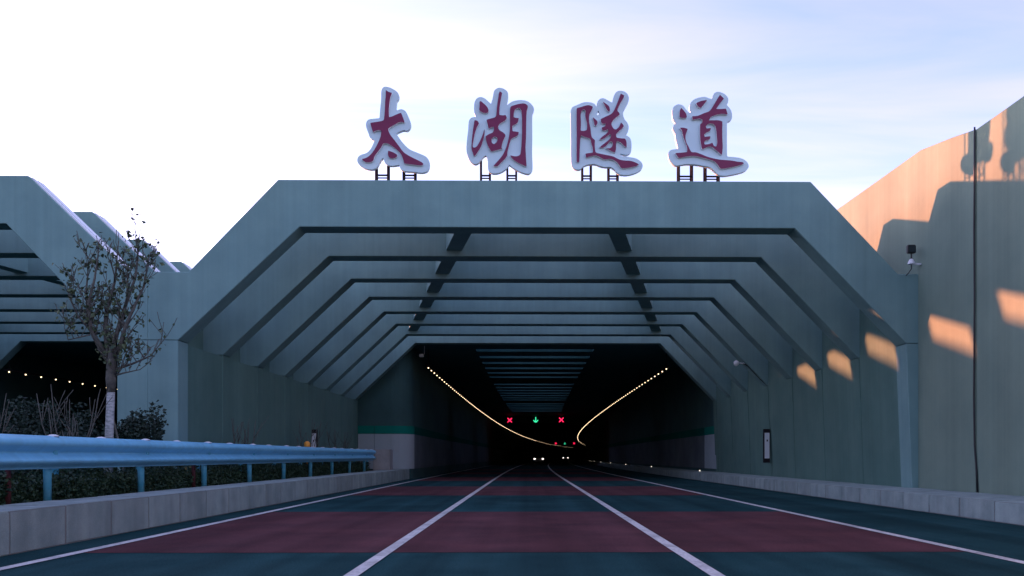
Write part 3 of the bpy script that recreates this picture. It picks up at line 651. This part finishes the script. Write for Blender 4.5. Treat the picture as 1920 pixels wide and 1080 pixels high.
limb([(.1, 0, 1.8), (.4, -.1, 1.88), (.75, -.2, 1.95), (1.0, -.2, 2.2)], [.022, .016, .01, .005])
limb([(.3, 0, 3.3), (.36, .1, 4.0), (.34, .14, 4.6), (.3, .14, 5.0)], [.03, .022, .014, .005])
limb([(-.3, -.1, 2.9), (-.72, -.15, 2.75), (-.8, -.15, 3.1), (-.78, -.15, 3.4)], [.016, .012, .007, .003])
br.build('branches', M['bark'], tr, True)
lf = MB(); lp = []
for p, dpt in tips:
    for j in range(1 if random.random() < .62 else 2):
        if random.random() < .5: lp.append(p+Vector((random.gauss(0, .06), random.gauss(0, .06), random.gauss(-.02, .06))))
leaf_quads(lf, lp, .092, .8); tag(lf.build('leaves', M['leaf'], tr), kind='stuff')
print('tree leaves', len(lp))
# support cane
MB().tube([(.35, .1, 0), (.22, .08, .9), (.1, .03, 1.5)], .022, 6).build('support_cane', M['bark'], tr)
def bare_shrub(x, y, z, h, w, n, label, m='twig', r0=.022, sd=1):
    random.seed(sd); r = empty('bare_shrub', (x, y, z)); tag(r, label, 'shrub')
    b = MB(); tp = []
    b.tube([(0, 0, -.05), (0, 0, .12*h)], r0*1.8, 8)
    for i in range(n):
        a = 6.28*i/n+random.uniform(-.3, .3); sx = math.cos(a)*w; sy = math.sin(a)*w*.6
        f = random.uniform(.75, 1.1)
        pts = [(0, 0, .08*h), (sx*.45*f, sy*.45*f, .38*h), (sx*.8*f, sy*.8*f, .7*h*f), (sx*.95*f, sy*f, h*f)]
        b.tube(pts, [r0, r0*.8, r0*.65, r0*.4], 6)
        for k in (1, 2):
            for j in range(2):
                aa = random.uniform(0, 6.28)
                grow(b, tp, Vector(pts[k]), (math.cos(aa)*.5, math.sin(aa)*.5, .8), r0*.5, h*random.uniform(.25, .42), 0, .3, 3, .4, .12)
    b.build('stems', M[m], r, True)
    return r
def bush(x, y, z, rx, ry, rz, n, m, label, size=.085, sd=3):
    random.seed(sd); r = empty('bush', (x, y, z)); tag(r, label, 'bush')
    b = MB()
    for i in range(6):
        a = 6.28*i/6; b.tube([(0, 0, -.05), (math.cos(a)*rx*.3, math.sin(a)*ry*.3, rz*.5), (math.cos(a)*rx*.55, math.sin(a)*ry*.55, rz*1.1)], [.025, .018, .008], 5)
    b.build('stems', M['bark'], r)
    cl = [(random.uniform(-.75, .75)*rx, random.uniform(-.75, .75)*ry, random.uniform(.35, 1.65)*rz, random.uniform(.28, .5)) for _ in range(26)]
    pts = []
    for i in range(n):
        c = random.choice(cl); v = Vector((random.gauss(0, 1), random.gauss(0, 1), random.gauss(0, 1))).normalized()*(random.random()**.4)*c[3]
        pts.append((c[0]+v.x*rx, c[1]+v.y*ry, max(.02, c[2]+v.z*rz)))
    l = MB(); leaf_quads(l, pts, size, 1); tag(l.build('foliage', M[m], r), kind='stuff')
bare_shrub(-9.05, 16.9, .5, 1.95, .62, 7, 'pale bare pruned shrub with upright stems left of the tree', sd=5, r0=.016)
bare_shrub(-11.0, 17.2, .5, 1.9, .7, 6, 'bare shrub twigs reaching in at the left edge', sd=9, r0=.014)
bare_shrub(-8.45, 25.4, .5, 1.9, .42, 6, 'small dark bare shrub by the left wall nearest the tree', 'bark', sd=11)
bare_shrub(-8.5, 33.0, .5, 2.0, .55, 6, 'small bare shrub in front of the left sign box', 'bark', sd=13)
bare_shrub(-8.5, 38.4, .5, 2.0, .6, 6, 'small bare shrub by the left wall just before the white panels', 'bark', sd=15)
bush(-10.1, 18.3, .45, .85, .6, 1.0, 4200, 'bush', 'large dark evergreen bush behind the bare shrub left of the tree', sd=4)
bush(-8.75, 19.4, .45, .56, .5, .98, 4200, 'bush', 'dark evergreen bush just right of the tree trunk', sd=6)
bush(-8.75, 20.8, .45, .7, .4, .50, 1200, 'yellowbush', 'low yellowish bush right of the evergreen before the concrete pier', .07, sd=8)
